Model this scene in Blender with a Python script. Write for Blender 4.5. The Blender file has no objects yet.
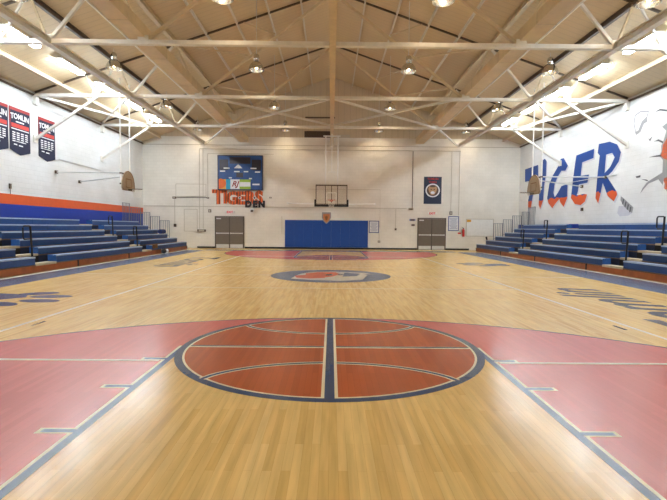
import bpy, bmesh, math, random
from mathutils import Vector, Matrix
random.seed(7)
SC = bpy.context.scene
COL = SC.collection

# ------------------------------------------------------------------ camera
F, PITCH, YAW, ROLL = 464.5, -0.0489, 0.00522, 0.0087
cam = bpy.data.cameras.new('camera')
cam.sensor_width = 36.0
cam.lens = F / 667.0 * 36.0
cam.clip_end = 200
camo = bpy.data.objects.new('camera', cam)
COL.objects.link(camo)
_cy, _sy, _cp, _sp, _cr, _sr = math.cos(YAW), math.sin(YAW), math.cos(PITCH), math.sin(PITCH), math.cos(ROLL), math.sin(ROLL)
r0 = Vector((_cy, -_sy, 0)); f0 = Vector((_sy, _cy, 0)); Z = Vector((0, 0, 1))
fw = _cp * f0 + _sp * Z
u0 = -_sp * f0 + _cp * Z
rt = _cr * r0 + _sr * u0
up = -_sr * r0 + _cr * u0
m = Matrix((rt, up, -fw)).transposed().to_4x4()
m.translation = Vector((0.0035, 0.092, 1.482))
camo.matrix_world = m
SC.camera = camo

# ------------------------------------------------------------------ world, light levels
w = bpy.data.worlds.new('world'); SC.world = w; w.use_nodes = True
w.node_tree.nodes['Background'].inputs[0].default_value = (0.9, 0.95, 1.0, 1)
w.node_tree.nodes['Background'].inputs[1].default_value = 0.05
TUBE = 21.0          # strength of the LED strip diffusers
BULB = 58.0          # glow added to the unlit-looking high-bay bulbs to lift the centre
SC.view_settings.view_transform = 'Standard'
SC.view_settings.look = 'None'
SC.view_settings.gamma = 1.0
SC.view_settings.use_curve_mapping = False
SC.view_settings.exposure = 2.18

# ------------------------------------------------------------------ sizes of the hall
XL, XR = -12.75, 12.75
YF, YB = 31.7, -3.2
EAVE, RIDGE = 7.15, 11.52
SLOPE = (RIDGE - EAVE) / 12.75
def roof(x): return RIDGE - SLOPE * abs(x)
TR = (14.46, 20.3, 26.1)
CH = 7.0

# ------------------------------------------------------------------ materials
def srgb(r, g, b):
    f = lambda c: (c / 255 / 12.92) if c <= 10 else ((c / 255 + 0.055) / 1.055) ** 2.4
    return (f(r), f(g), f(b), 1)
MATS = {}
def mat(name, rgb, rough=0.5, metal=0.0, var=0.06, scale=6.0, bump=0.0, emit=0.0, spec=0.5, alpha=None, coat=0.0):
    if name in MATS: return MATS[name]
    mt = bpy.data.materials.new(name); mt.use_nodes = True
    nt = mt.node_tree; n = nt.nodes; L = nt.links; b = n['Principled BSDF']
    c = srgb(*rgb)
    tc = n.new('ShaderNodeTexCoord'); no = n.new('ShaderNodeTexNoise'); no.inputs['Scale'].default_value = scale
    no.inputs['Detail'].default_value = 4
    L.new(tc.outputs['Object'], no.inputs['Vector'])
    mx = n.new('ShaderNodeMixRGB'); mx.blend_type = 'MULTIPLY'; mx.inputs[0].default_value = 1
    cr = n.new('ShaderNodeValToRGB')
    cr.color_ramp.elements[0].position = .3; cr.color_ramp.elements[1].position = .7
    cr.color_ramp.elements[0].color = (1 - var,) * 3 + (1,); cr.color_ramp.elements[1].color = (1 + var * .4,) * 3 + (1,)
    L.new(no.outputs['Fac'], cr.inputs[0]); mx.inputs[1].default_value = c
    L.new(cr.outputs[0], mx.inputs[2]); L.new(mx.outputs[0], b.inputs['Base Color'])
    b.inputs['Roughness'].default_value = rough; b.inputs['Metallic'].default_value = metal
    b.inputs['Specular IOR Level'].default_value = spec
    b.inputs['Coat Weight'].default_value = coat
    if bump:
        bp = n.new('ShaderNodeBump'); bp.inputs['Strength'].default_value = bump; bp.inputs['Distance'].default_value = .01
        L.new(no.outputs['Fac'], bp.inputs['Height']); L.new(bp.outputs[0], b.inputs['Normal'])
    if emit:
        b.inputs['Emission Color'].default_value = c; b.inputs['Emission Strength'].default_value = emit
    if alpha is not None:
        b.inputs['Alpha'].default_value = alpha
    MATS[name] = mt
    return mt

def wood_floor():
    mt = bpy.data.materials.new('maple_floor'); mt.use_nodes = True
    nt = mt.node_tree; n = nt.nodes; L = nt.links; b = n['Principled BSDF']
    tc = n.new('ShaderNodeTexCoord'); mp = n.new('ShaderNodeMapping')
    mp.inputs['Rotation'].default_value = (0, 0, math.pi / 2)
    L.new(tc.outputs['Object'], mp.inputs[0])
    br = n.new('ShaderNodeTexBrick')
    br.inputs['Color1'].default_value = srgb(240, 204, 130); br.inputs['Color2'].default_value = srgb(222, 178, 100)
    br.inputs['Mortar'].default_value = srgb(206, 160, 88)
    br.inputs['Scale'].default_value = 1; br.inputs['Brick Width'].default_value = 0.95; br.inputs['Row Height'].default_value = 0.058
    br.inputs['Mortar Size'].default_value = 0.0007; br.inputs['Bias'].default_value = -0.35; br.offset = 0.37
    L.new(mp.outputs[0], br.inputs[0])
    # long soft grain and large tone patches
    m2 = n.new('ShaderNodeMapping'); m2.inputs['Scale'].default_value = (14, 0.9, 1); L.new(tc.outputs['Object'], m2.inputs[0])
    no = n.new('ShaderNodeTexNoise'); no.inputs['Scale'].default_value = 1.4; no.inputs['Detail'].default_value = 6; L.new(m2.outputs[0], no.inputs[0])
    cr = n.new('ShaderNodeValToRGB'); cr.color_ramp.elements[0].color = (.84, .82, .78, 1); cr.color_ramp.elements[1].color = (1.05, 1.04, 1.03, 1)
    cr.color_ramp.elements[0].position = .32; cr.color_ramp.elements[1].position = .66
    L.new(no.outputs['Fac'], cr.inputs[0])
    mx = n.new('ShaderNodeMixRGB'); mx.blend_type = 'MULTIPLY'; mx.inputs[0].default_value = 1
    L.new(br.outputs['Color'], mx.inputs[1]); L.new(cr.outputs[0], mx.inputs[2])
    L.new(mx.outputs[0], b.inputs['Base Color'])
    n3 = n.new('ShaderNodeTexNoise'); n3.inputs['Scale'].default_value = 1.3; L.new(tc.outputs['Object'], n3.inputs[0])
    mr = n.new('ShaderNodeMapRange'); mr.inputs[3].default_value = .16; mr.inputs[4].default_value = .27
    b.inputs['Specular IOR Level'].default_value = .38; L.new(n3.outputs['Fac'], mr.inputs[0]); L.new(mr.outputs[0], b.inputs['Roughness'])
    return mt

def floor_paint(name, rgb, var=.1, rough=.26):
    """gloss paint over the boards: the strips still read through"""
    if name in MATS: return MATS[name]
    mt = bpy.data.materials.new(name); mt.use_nodes = True
    nt = mt.node_tree; n = nt.nodes; L = nt.links; b = n['Principled BSDF']
    tc = n.new('ShaderNodeTexCoord'); mp = n.new('ShaderNodeMapping')
    mp.inputs['Rotation'].default_value = (0, 0, math.pi / 2); L.new(tc.outputs['Object'], mp.inputs[0])
    br = n.new('ShaderNodeTexBrick'); c = srgb(*rgb)
    br.inputs['Color1'].default_value = c; br.inputs['Color2'].default_value = tuple(x * (1 - var) for x in c[:3]) + (1,)
    br.inputs['Mortar'].default_value = tuple(x * (1 - var * 2) for x in c[:3]) + (1,)
    br.inputs['Scale'].default_value = 1; br.inputs['Brick Width'].default_value = 0.95; br.inputs['Row Height'].default_value = 0.058
    br.inputs['Mortar Size'].default_value = 0.001; br.offset = 0.37
    L.new(mp.outputs[0], br.inputs[0]); L.new(br.outputs['Color'], b.inputs['Base Color'])
    b.inputs['Roughness'].default_value = rough
    MATS[name] = mt
    return mt

def block_wall(name, rgb, axis):
    """painted concrete block; axis 'x' for a wall along x, 'y' for a wall along y"""
    mt = bpy.data.materials.new(name); mt.use_nodes = True
    nt = mt.node_tree; n = nt.nodes; L = nt.links; b = n['Principled BSDF']
    tc = n.new('ShaderNodeTexCoord'); sx = n.new('ShaderNodeSeparateXYZ'); cx = n.new('ShaderNodeCombineXYZ')
    L.new(tc.outputs['Object'], sx.inputs[0]); L.new(sx.outputs['X' if axis == 'x' else 'Y'], cx.inputs[0]); L.new(sx.outputs['Z'], cx.inputs[1])
    br = n.new('ShaderNodeTexBrick'); c = srgb(*rgb)
    br.inputs['Color1'].default_value = c; br.inputs['Color2'].default_value = tuple(x * .965 for x in c[:3]) + (1,)
    br.inputs['Mortar'].default_value = tuple(x * .86 for x in c[:3]) + (1,)
    br.inputs['Scale'].default_value = 1; br.inputs['Brick Width'].default_value = .4; br.inputs['Row Height'].default_value = .2
    br.inputs['Mortar Size'].default_value = .006; br.inputs['Mortar Smooth'].default_value = .4
    L.new(cx.outputs[0], br.inputs[0])
    no = n.new('ShaderNodeTexNoise'); no.inputs['Scale'].default_value = .7; no.inputs['Detail'].default_value = 5; L.new(cx.outputs[0], no.inputs[0])
    cr = n.new('ShaderNodeValToRGB'); cr.color_ramp.elements[0].color = (.93, .925, .91, 1); cr.color_ramp.elements[1].color = (1.02, 1.02, 1.02, 1)
    cr.color_ramp.elements[0].position = .35; cr.color_ramp.elements[1].position = .65
    L.new(no.outputs['Fac'], cr.inputs[0])
    mx = n.new('ShaderNodeMixRGB'); mx.blend_type = 'MULTIPLY'; mx.inputs[0].default_value = 1
    L.new(br.outputs['Color'], mx.inputs[1]); L.new(cr.outputs[0], mx.inputs[2]); L.new(mx.outputs[0], b.inputs['Base Color'])
    bp = n.new('ShaderNodeBump'); bp.invert = True; bp.inputs['Strength'].default_value = .5; bp.inputs['Distance'].default_value = .008
    L.new(br.outputs['Fac'], bp.inputs['Height']); L.new(bp.outputs[0], b.inputs['Normal'])
    b.inputs['Roughness'].default_value = .55
    return mt

def deck_mat(name, rgb, axis='Y', pitch=.15, wide=1.0):
    """ribbed sheet metal: ribs run down the slope, repeated along axis"""
    mt = bpy.data.materials.new(name); mt.use_nodes = True
    nt = mt.node_tree; n = nt.nodes; L = nt.links; b = n['Principled BSDF']
    tc = n.new('ShaderNodeTexCoord'); sx = n.new('ShaderNodeSeparateXYZ'); L.new(tc.outputs['Object'], sx.inputs[0])
    def saw(p, wd):
        d = n.new('ShaderNodeMath'); d.operation = 'DIVIDE'; d.inputs[1].default_value = p; L.new(sx.outputs[axis], d.inputs[0])
        f = n.new('ShaderNodeMath'); f.operation = 'FRACT'; L.new(d.outputs[0], f.inputs[0])
        g = n.new('ShaderNodeMath'); g.operation = 'LESS_THAN'; g.inputs[1].default_value = wd; L.new(f.outputs[0], g.inputs[0])
        return g
    a = saw(pitch * 2, .18); d = saw(.9, .03)
    mxx = n.new('ShaderNodeMath'); mxx.operation = 'MAXIMUM'; L.new(a.outputs[0], mxx.inputs[0]); L.new(d.outputs[0], mxx.inputs[1])
    c = srgb(*rgb)
    mx = n.new('ShaderNodeMixRGB'); mx.inputs[1].default_value = c; mx.inputs[2].default_value = tuple(x * .92 for x in c[:3]) + (1,)
    L.new(mxx.outputs[0], mx.inputs[0])
    no = n.new('ShaderNodeTexNoise'); no.inputs['Scale'].default_value = .5; L.new(tc.outputs['Object'], no.inputs[0])
    cr = n.new('ShaderNodeValToRGB'); cr.color_ramp.elements[0].color = (.9, .89, .88, 1); cr.color_ramp.elements[1].color = (1.03, 1.02, 1.0, 1)
    L.new(no.outputs['Fac'], cr.inputs[0])
    m2 = n.new('ShaderNodeMixRGB'); m2.blend_type = 'MULTIPLY'; m2.inputs[0].default_value = 1
    L.new(mx.outputs[0], m2.inputs[1]); L.new(cr.outputs[0], m2.inputs[2]); L.new(m2.outputs[0], b.inputs['Base Color'])
    bp = n.new('ShaderNodeBump'); bp.inputs['Strength'].default_value = .7; bp.inputs['Distance'].default_value = .02
    L.new(a.outputs[0], bp.inputs['Height']); L.new(bp.outputs[0], b.inputs['Normal'])
    b.inputs['Roughness'].default_value = .5
    return mt

def letter_mat():
    """mural letters: blue, dipped in orange at the foot"""
    mt = bpy.data.materials.new('mural_letter_paint'); mt.use_nodes = True
    nt = mt.node_tree; n = nt.nodes; L = nt.links; b = n['Principled BSDF']
    g = n.new('ShaderNodeNewGeometry'); sx = n.new('ShaderNodeSeparateXYZ'); L.new(g.outputs['Position'], sx.inputs[0])
    no = n.new('ShaderNodeTexNoise'); no.inputs['Scale'].default_value = 2.2; L.new(g.outputs['Position'], no.inputs[0])
    ad = n.new('ShaderNodeMath'); ad.operation = 'MULTIPLY_ADD'; ad.inputs[1].default_value = .35; L.new(no.outputs['Fac'], ad.inputs[0]); L.new(sx.outputs['Z'], ad.inputs[2])
    cr = n.new('ShaderNodeMath'); cr.operation = 'GREATER_THAN'; cr.inputs[1].default_value = 3.42; L.new(ad.outputs[0], cr.inputs[0])
    mx = n.new('ShaderNodeMixRGB'); mx.inputs[1].default_value = srgb(214, 84, 30); mx.inputs[2].default_value = srgb(6, 64, 140)
    L.new(cr.outputs[0], mx.inputs[0]); L.new(mx.outputs[0], b.inputs['Base Color']); b.inputs['Roughness'].default_value = .5
    return mt

def stripe_mat(name, a, b_, scale, axis='X', dist=2.0):
    mt = bpy.data.materials.new(name); mt.use_nodes = True
    nt = mt.node_tree; n = nt.nodes; L = nt.links; b = n['Principled BSDF']
    tc = n.new('ShaderNodeTexCoord'); wv = n.new('ShaderNodeTexWave'); wv.bands_direction = axis
    wv.inputs['Scale'].default_value = scale; wv.inputs['Distortion'].default_value = dist; L.new(tc.outputs['Object'], wv.inputs[0])
    cr = n.new('ShaderNodeValToRGB'); cr.color_ramp.interpolation = 'CONSTANT'
    cr.color_ramp.elements[0].color = srgb(*b_); cr.color_ramp.elements[1].color = srgb(*a); cr.color_ramp.elements[1].position = .16
    L.new(wv.outputs['Fac'], cr.inputs[0]); L.new(cr.outputs[0], b.inputs['Base Color']); b.inputs['Roughness'].default_value = .5
    return mt

def brick_paint():
    mt = bpy.data.materials.new('mural_brick'); mt.use_nodes = True
    nt = mt.node_tree; n = nt.nodes; L = nt.links; b = n['Principled BSDF']
    tc = n.new('ShaderNodeTexCoord'); sx = n.new('ShaderNodeSeparateXYZ'); cx = n.new('ShaderNodeCombineXYZ')
    L.new(tc.outputs['Object'], sx.inputs[0]); L.new(sx.outputs['Y'], cx.inputs[0]); L.new(sx.outputs['Z'], cx.inputs[1])
    br = n.new('ShaderNodeTexBrick'); br.inputs['Color1'].default_value = srgb(205, 92, 48); br.inputs['Color2'].default_value = srgb(188, 76, 40)
    br.inputs['Mortar'].default_value = srgb(140, 100, 85); br.inputs['Scale'].default_value = 1; br.inputs['Brick Width'].default_value = .3; br.inputs['Row Height'].default_value = .12
    br.inputs['Mortar Size'].default_value = .008; L.new(cx.outputs[0], br.inputs[0]); L.new(br.outputs['Color'], b.inputs['Base Color'])
    return mt

M_FLOOR = wood_floor()
M_WALLX = block_wall('painted_block_far', (242, 238, 228), 'x')
M_WALLY = block_wall('painted_block_side', (224, 225, 224), 'y')
M_DECK = deck_mat('roof_deck', (216, 198, 164))
M_GABLE = deck_mat('gable_sheet', (206, 190, 162), 'X', .2)
M_STEEL = mat('cream_painted_steel', (224, 220, 210), .4, var=.08)
M_TAN = mat('tan_painted_steel', (206, 186, 150), .45, var=.1)
M_DUCT = mat('tan_painted_duct', (216, 192, 150), .35, metal=.1, var=.1, scale=3)
M_CHORD = mat('brown_chord', (92, 78, 64), .6)
M_WHITE = mat('white_paint', (240, 240, 236), .45)
M_ALU = mat('spun_aluminium', (215, 215, 212), .18, metal=1.0, var=.2, scale=14)
M_NAVYP = mat('deep_blue_riser', (18, 40, 78), .5)
M_RAIL = mat('grey_rail', (128, 132, 140), .4, metal=.2)
M_GALV = mat('galvanised_pipe', (210, 212, 212), .35, metal=.35)
M_TUBE = mat('lit_diffuser', (232, 244, 255), .4, emit=TUBE)
M_BULB = mat('bulb_added_glow', (255, 232, 196), .4, emit=BULB)
M_BLACK = mat('black_rubber', (24, 25, 28), .6)
M_BLKP = mat('black_powder_coat', (22, 24, 30), .4)
M_BLUE = mat('royal_blue_vinyl', (8, 70, 156), .45, var=.08)
M_SEAT = mat('blue_seat_plastic', (34, 80, 146), .4, var=.12)
M_SHEEN = mat('painted_seat_sheen', (176, 200, 230), .35)  # light reflected off the seat tops, put into a paler colour
M_RISER = mat('dark_riser', (30, 40, 58), .7)
M_FOOT = mat('brown_footboard', (120, 96, 74), .5, var=.2)
M_TREAD = mat('cream_tread', (205, 196, 170), .5, var=.15)
M_BWOOD = mat('stained_wood_panel', (170, 92, 38), .35, var=.3, scale=2.5)
M_DOOR = mat('taupe_door', (118, 106, 92), .4, var=.06)
M_DFRAME = mat('dark_door_frame', (84, 74, 64), .5)
M_STAIN = mat('stainless', (222, 220, 214), .35, metal=.3)
M_NAVY = mat('navy_fabric', (28, 34, 62), .75)
M_RED = mat('red_paint', (190, 40, 32), .45)
M_ORANGE = mat('orange_wall_paint', (216, 92, 44), .5)
M_WBLUE = mat('blue_wall_paint', (18, 56, 158), .5)
M_PAPER = mat('white_paper', (236, 238, 240), .7)
M_CONDUIT = mat('painted_conduit', (196, 188, 172), .5)
M_GREYP = mat('grey_mural_paint', (150, 150, 152), .6)
M_LGREY = mat('light_grey_mural_paint', (200, 200, 208), .6)
M_DGREY = mat('dark_mural_line', (84, 84, 88), .6)
M_VENT = mat('dark_louvre', (70, 56, 44), .6)
M_NET = mat('white_net_cord', (235, 232, 225), .8)
M_RIM = mat('orange_rim', (205, 78, 40), .4, metal=.2)
M_FAN = mat('tan_fan_board', (178, 160, 134), .4, metal=.3, var=.1)
M_BROWN = mat('brown_line', (132, 92, 52), .5)
M_SBLUE = mat('scoreboard_blue', (26, 74, 140), .35, var=.2, scale=3)
M_SDARK = mat('dark_display', (40, 34, 52), .3)
M_SRED = mat('dark_red_script', (150, 24, 40), .4)
M_YEL = mat('yellow_print', (238, 176, 50), .5)
M_ORG = mat('orange_print', (232, 110, 40), .5)
M_CYAN = mat('cyan_print', (40, 166, 200), .5)
M_GREEN = mat('green_print', (150, 186, 60), .5)
M_LETTER = letter_mat()
M_TIGER = stripe_mat('orange_black_stripes', (232, 104, 34), (40, 24, 20), 1.6)
M_BRICKP = brick_paint()
M_GLASS = mat('clear_backboard', (214, 208, 192), .08, var=.02, alpha=.1)
P_RED = floor_paint('pink_red_floor_paint', (214, 108, 96))
P_BALL = floor_paint('orange_red_ball_paint', (190, 88, 38), .18)
P_NAVY = floor_paint('slate_navy_floor_paint', (52, 74, 108), .08)
P_SLATE = floor_paint('slate_blue_floor_paint', (80, 98, 128), .08)
P_DARK = floor_paint('charcoal_floor_paint', (46, 46, 56), .08)
P_CREAM = floor_paint('cream_floor_paint', (240, 224, 184), .05)
P_MUTE = floor_paint('muted_cream_floor_paint', (206, 194, 168), .05)
P_WHITE = floor_paint('white_floor_paint', (246, 238, 218), .04)
P_ORG = floor_paint('orange_floor_paint', (206, 96, 54), .1)
P_PAW = floor_paint('navy_paw_paint', (56, 66, 102), .1)

# ------------------------------------------------------------------ mesh helpers
class MB:
    def __init__(s): s.v = []; s.f = []
    def add(s, vs, fs):
        b = len(s.v); s.v += [tuple(v) for v in vs]; s.f += [tuple(i + b for i in f) for f in fs]; return s
    def box(s, x0, x1, y0, y1, z0, z1):
        return s.add([(x0, y0, z0), (x1, y0, z0), (x1, y1, z0), (x0, y1, z0), (x0, y0, z1), (x1, y0, z1), (x1, y1, z1), (x0, y1, z1)],
                     [(3, 2, 1, 0), (4, 5, 6, 7), (0, 1, 5, 4), (1, 2, 6, 5), (2, 3, 7, 6), (3, 0, 4, 7)])
    def beam(s, p, q, w, h, upv=(0, 0, 1)):
        p = Vector(p); q = Vector(q); d = (q - p).normalized(); u = Vector(upv)
        if abs(d.dot(u)) > .98: u = Vector((0, 1, 0))
        a = d.cross(u).normalized() * w / 2; c = a.cross(d).normalized() * h / 2
        vs = [p - a - c, p + a - c, p + a + c, p - a + c, q - a - c, q + a - c, q + a + c, q - a + c]
        return s.add(vs, [(0, 1, 2, 3), (7, 6, 5, 4), (0, 4, 5, 1), (1, 5, 6, 2), (2, 6, 7, 3), (3, 7, 4, 0)])
    def tube(s, pts, r, n=8, closed=False):
        pts = [Vector(p) for p in pts]; m_ = len(pts); rings = []
        for i, p in enumerate(pts):
            a = pts[i - 1] if (i > 0 or closed) else p; b = pts[(i + 1) % m_] if (i < m_ - 1 or closed) else p
            d = (b - a).normalized(); u = Vector((0, 0, 1)) if abs(d.z) < .9 else Vector((0, 1, 0))
            x = d.cross(u).normalized(); y = d.cross(x).normalized()
            rings.append([p + x * r * math.cos(t * 2 * math.pi / n) + y * r * math.sin(t * 2 * math.pi / n) for t in range(n)])
        vs = [v for rg in rings for v in rg]; fs = []
        for i in range(m_ if closed else m_ - 1):
            j = (i + 1) % m_
            for t in range(n):
                t2 = (t + 1) % n; fs.append((i * n + t, i * n + t2, j * n + t2, j * n + t))
        if not closed: fs += [tuple(range(n))[::-1], tuple(range((m_ - 1) * n, m_ * n))]
        return s.add(vs, fs)
    def lathe(s, c, prof, n=20, cap=True):
        c = Vector(c); vs = []; fs = []
        for r, z in prof: vs += [c + Vector((r * math.cos(t * 2 * math.pi / n), r * math.sin(t * 2 * math.pi / n), z)) for t in range(n)]
        for i in range(len(prof) - 1):
            for t in range(n):
                t2 = (t + 1) % n; fs.append((i * n + t, i * n + t2, (i + 1) * n + t2, (i + 1) * n + t))
        if cap: fs += [tuple(range(n))[::-1], tuple(range((len(prof) - 1) * n, len(prof) * n))]
        return s.add(vs, fs)
    def join(s, me):
        return s.add([v.co for v in me.vertices], [tuple(p.vertices) for p in me.polygons])

def wpos(o):
    v = Vector((0, 0, 0))
    while o: v += o.location; o = o.parent
    return v
def obj(name, mb, mt, parent=None, loc=None, label=None, smooth=False):
    """one mesh object from world-space geometry; loc = its own origin when top-level"""
    me = bpy.data.meshes.new(name)
    o = bpy.data.objects.new(name, me); COL.objects.link(o)
    if parent: o.parent = parent
    elif loc is not None: o.location = loc
    off = wpos(o)
    me.from_pydata([tuple(Vector(v) - off) for v in mb.v], [], mb.f)
    bm = bmesh.new(); bm.from_mesh(me); bmesh.ops.recalc_face_normals(bm, faces=bm.faces); bm.to_mesh(me); bm.free()
    me.materials.append(mt)
    if smooth:
        for p in me.polygons: p.use_smooth = True
        try: me.set_sharp_from_angle(angle=math.radians(40))
        except Exception: pass
    if label: o['label'] = label
    return o
def flat(name, mb, mt, parent, label=None):
    o = obj(name, mb, mt, parent, label=label); return o
def thing(name, label, cat, loc=(0, 0, 0), group=None):
    o = bpy.data.objects.new(name, None); COL.objects.link(o); o.empty_display_size = .2
    o.location = loc; o['label'] = label; o['category'] = cat
    if group: o['group'] = group
    return o
def tag(o, label, cat, group=None):
    o['label'] = label; o['category'] = cat
    if group: o['group'] = group
    return o
def struct(name, mb, mt, parent=None, loc=None):
    o = obj(name, mb, mt, parent, loc)
    if not parent: o['kind'] = 'structure'
    return o
def dup(root, loc, label=None):
    r = root.copy(); COL.objects.link(r); r.location = loc
    if label: r['label'] = label
    for ch in list(root.children):
        c = ch.copy(); COL.objects.link(c); c.parent = r
        for g in list(ch.children):
            d = g.copy(); COL.objects.link(d); d.parent = c
    return r

def shape(loops, to3, thick):
    """filled outline(s) with thickness; to3 maps (a, b, h) to world"""
    cu = bpy.data.curves.new('t', 'CURVE'); cu.dimensions = '2D'; cu.fill_mode = 'BOTH'; cu.extrude = thick / 2
    for lp in loops:
        sp = cu.splines.new('POLY'); sp.points.add(len(lp) - 1); sp.use_cyclic_u = True
        for i, (a, b) in enumerate(lp): sp.points[i].co = (a, b, 0, 1)
    return _conv(cu, to3, thick)
def _conv(cu, to3, thick):
    ob = bpy.data.objects.new('t', cu); me = bpy.data.meshes.new_from_object(ob)
    mb = MB(); mb.add([to3(v.co.x, v.co.y, v.co.z + thick / 2) for v in me.vertices], [tuple(p.vertices) for p in me.polygons])
    bpy.data.objects.remove(ob); bpy.data.meshes.remove(me); bpy.data.curves.remove(cu)
    return mb
def text(body, size, to3, thick=.004, shear=0, bold=0, width=None, align='CENTER'):
    cu = bpy.data.curves.new('t', 'FONT'); cu.body = body; cu.size = size; cu.extrude = thick / 2; cu.shear = shear; cu.offset = bold
    cu.align_x = align; cu.align_y = 'CENTER'; cu.resolution_u = 3
    return _conv(cu, to3, thick)
def onfar(x0, z0, off=0.0, sx=1): return lambda a, b, h: (x0 + a * sx, YF - off - h, z0 + b)      # reading on the far wall
def onright(y0, z0, off=0.0): return lambda a, b, h: (XR - off - h, y0 - a, z0 + b)
def onleft(y0, z0, off=0.0): return lambda a, b, h: (XL + off + h, y0 + a, z0 + b)
def ell(cx, cz, rx, rz, n=28, a0=0, a1=2 * math.pi, rot=0):
    out = []
    for i in range(n):
        t = a0 + (a1 - a0) * i / n; x = rx * math.cos(t); z = rz * math.sin(t)
        out.append((cx + x * math.cos(rot) - z * math.sin(rot), cz + x * math.sin(rot) + z * math.cos(rot)))
    return out
def rect(x0, x1, z0, z1): return [(x0, z0), (x1, z0), (x1, z1), (x0, z1)]

# ================================================================== the shell
floor = struct('floor', MB().box(XL - .3, XR + .3, YB - .3, YF + .3, -.2, 0), M_FLOOR)
wf = struct('wall_far', MB().box(XL - .3, XR + .3, YF, YF + .3, 0, 7.5), M_WALLX)
g = MB(); vs = []
for y in (YF, YF + .28):
    vs += [(XL - .3, y, 7.0), (XR + .3, y, 7.0), (XR + .3, y, roof(12.75) + .1), (0, y, RIDGE + .15), (XL - .3, y, roof(12.75) + .1)]
gz = 7.5
hx = (RIDGE - gz) / SLOPE
vs = [(-hx, YF, gz), (hx, YF, gz), (0, YF, RIDGE), (-hx, YF + .28, gz), (hx, YF + .28, gz), (0, YF + .28, RIDGE)]
g.add(vs, [(0, 1, 2), (5, 4, 3), (0, 3, 4, 1), (1, 4, 5, 2), (2, 5, 3, 0)])
struct('wall_gable', g, M_GABLE)
wl = struct('wall_left', MB().box(XL - .3, XL, YB - .3, YF, 0, 7.25), M_WALLY)
wr = struct('wall_right', MB().box(XR, XR + .3, YB - .3, YF, 0, 7.25), M_WALLY)
struct('wall_back', MB().box(XL, XR, YB - .3, YB, 0, 7.5), M_WALLX)
g = MB(); g.add([(-hx, YB, gz), (hx, YB, gz), (0, YB, RIDGE), (-hx, YB - .28, gz), (hx, YB - .28, gz), (0, YB - .28, RIDGE)],
                [(2, 1, 0), (3, 4, 5), (1, 4, 3, 0), (2, 5, 4, 1), (0, 3, 5, 2)])
struct('wall_back_gable', g, M_GABLE)
g = MB(); ys = (YB - .35, YF + .35); t = .12; e = 13.1
g.add([(-e, ys[0], roof(e)), (0, ys[0], RIDGE), (e, ys[0], roof(e)), (e, ys[0], roof(e) + t), (0, ys[0], RIDGE + t), (-e, ys[0], roof(e) + t),
       (-e, ys[1], roof(e)), (0, ys[1], RIDGE), (e, ys[1], roof(e)), (e, ys[1], roof(e) + t), (0, ys[1], RIDGE + t), (-e, ys[1], roof(e) + t)],
      [(0, 1, 7, 6), (1, 2, 8, 7), (2, 3, 9, 8), (3, 4, 10, 9), (4, 5, 11, 10), (5, 0, 6, 11), (0, 5, 4, 1), (1, 4, 3, 2), (6, 7, 10, 11), (7, 8, 9, 10)])
struct('ceiling', g, M_DECK)
# dark closure strip where the roof meets the side walls
for sd, nm in ((-1, 'trim_1'), (1, 'trim_2')):
    x0, x1 = sorted((sd * 12.75, sd * 12.67)); struct(nm, MB().box(x0, x1, YB, YF, 6.97, 7.03), M_CHORD)
for nm, x0, x1 in (('baseboard_far', -9.1, -7.9), ('baseboard_far_middle', -5.88, 5.85), ('baseboard_far_right', 7.8, 9.4)):
    struct(nm, MB().box(x0, x1, YF - .02, YF, 0, .11), M_BLACK)
# joint line where block meets gable sheet
struct('trim_3', MB().box(XL, XR, YF - .04, YF, 6.93, 6.97), M_CONDUIT)

# stripes on the left wall
flat('painted_stripe', MB().box(XL, XL + .006, YB, YF, 2.29, 2.69), M_ORANGE, wl, 'orange painted stripe')
flat('painted_stripe', MB().box(XL, XL + .006, YB, YF, 1.0, 2.29), M_WBLUE, wl, 'royal blue painted stripe')
flat('painted_stripe', MB().box(XR - .006, XR, YB, YF, 1.0, 1.76), M_WBLUE, wr, 'royal blue painted stripe behind the top row')

# ------------------------------------------------------------------ doors
def door(n, x0, x1):
    H = 2.17
    d = struct('door_%d' % n, MB().box(x0, x0 + .06, YF - .05, YF, 0, H).box(x1 - .06, x1, YF - .05, YF, 0, H).box(x0, x1, YF - .05, YF, H - .06, H), M_DFRAME)
    xm = (x0 + x1) / 2
    for a, b, hs in ((x0 + .065, xm - .012, 1), (xm + .012, x1 - .065, -1)):
        lf = obj('door_leaf', MB().box(a, b, YF - .035, YF - .001, .01, H - .065), M_DOOR, d)
        obj('panic_bar', MB().box(a + .03, b - .03, YF - .1, YF - .065, .98, 1.05).box(a + .03, a + .1, YF - .07, YF - .035, .97, 1.06).box(b - .1, b - .03, YF - .07, YF - .035, .97, 1.06), M_STAIN, lf)
        obj('kick_plate', MB().box(a + .03, b - .03, YF - .04, YF - .036, .02, .27), M_STAIN, lf, label='pale metal kick plate')
    obj('door_closer', MB().box(x0 + .12, x0 + .42, YF - .09, YF - .036, H - .2, H - .13), M_STAIN, d)
    obj('astragal', MB().box(xm - .025, xm + .025, YF - .055, YF - .036, .01, H - .065), M_DFRAME, d)
door(1, -7.89, -5.9)
door(2, 5.86, 7.8)

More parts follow.
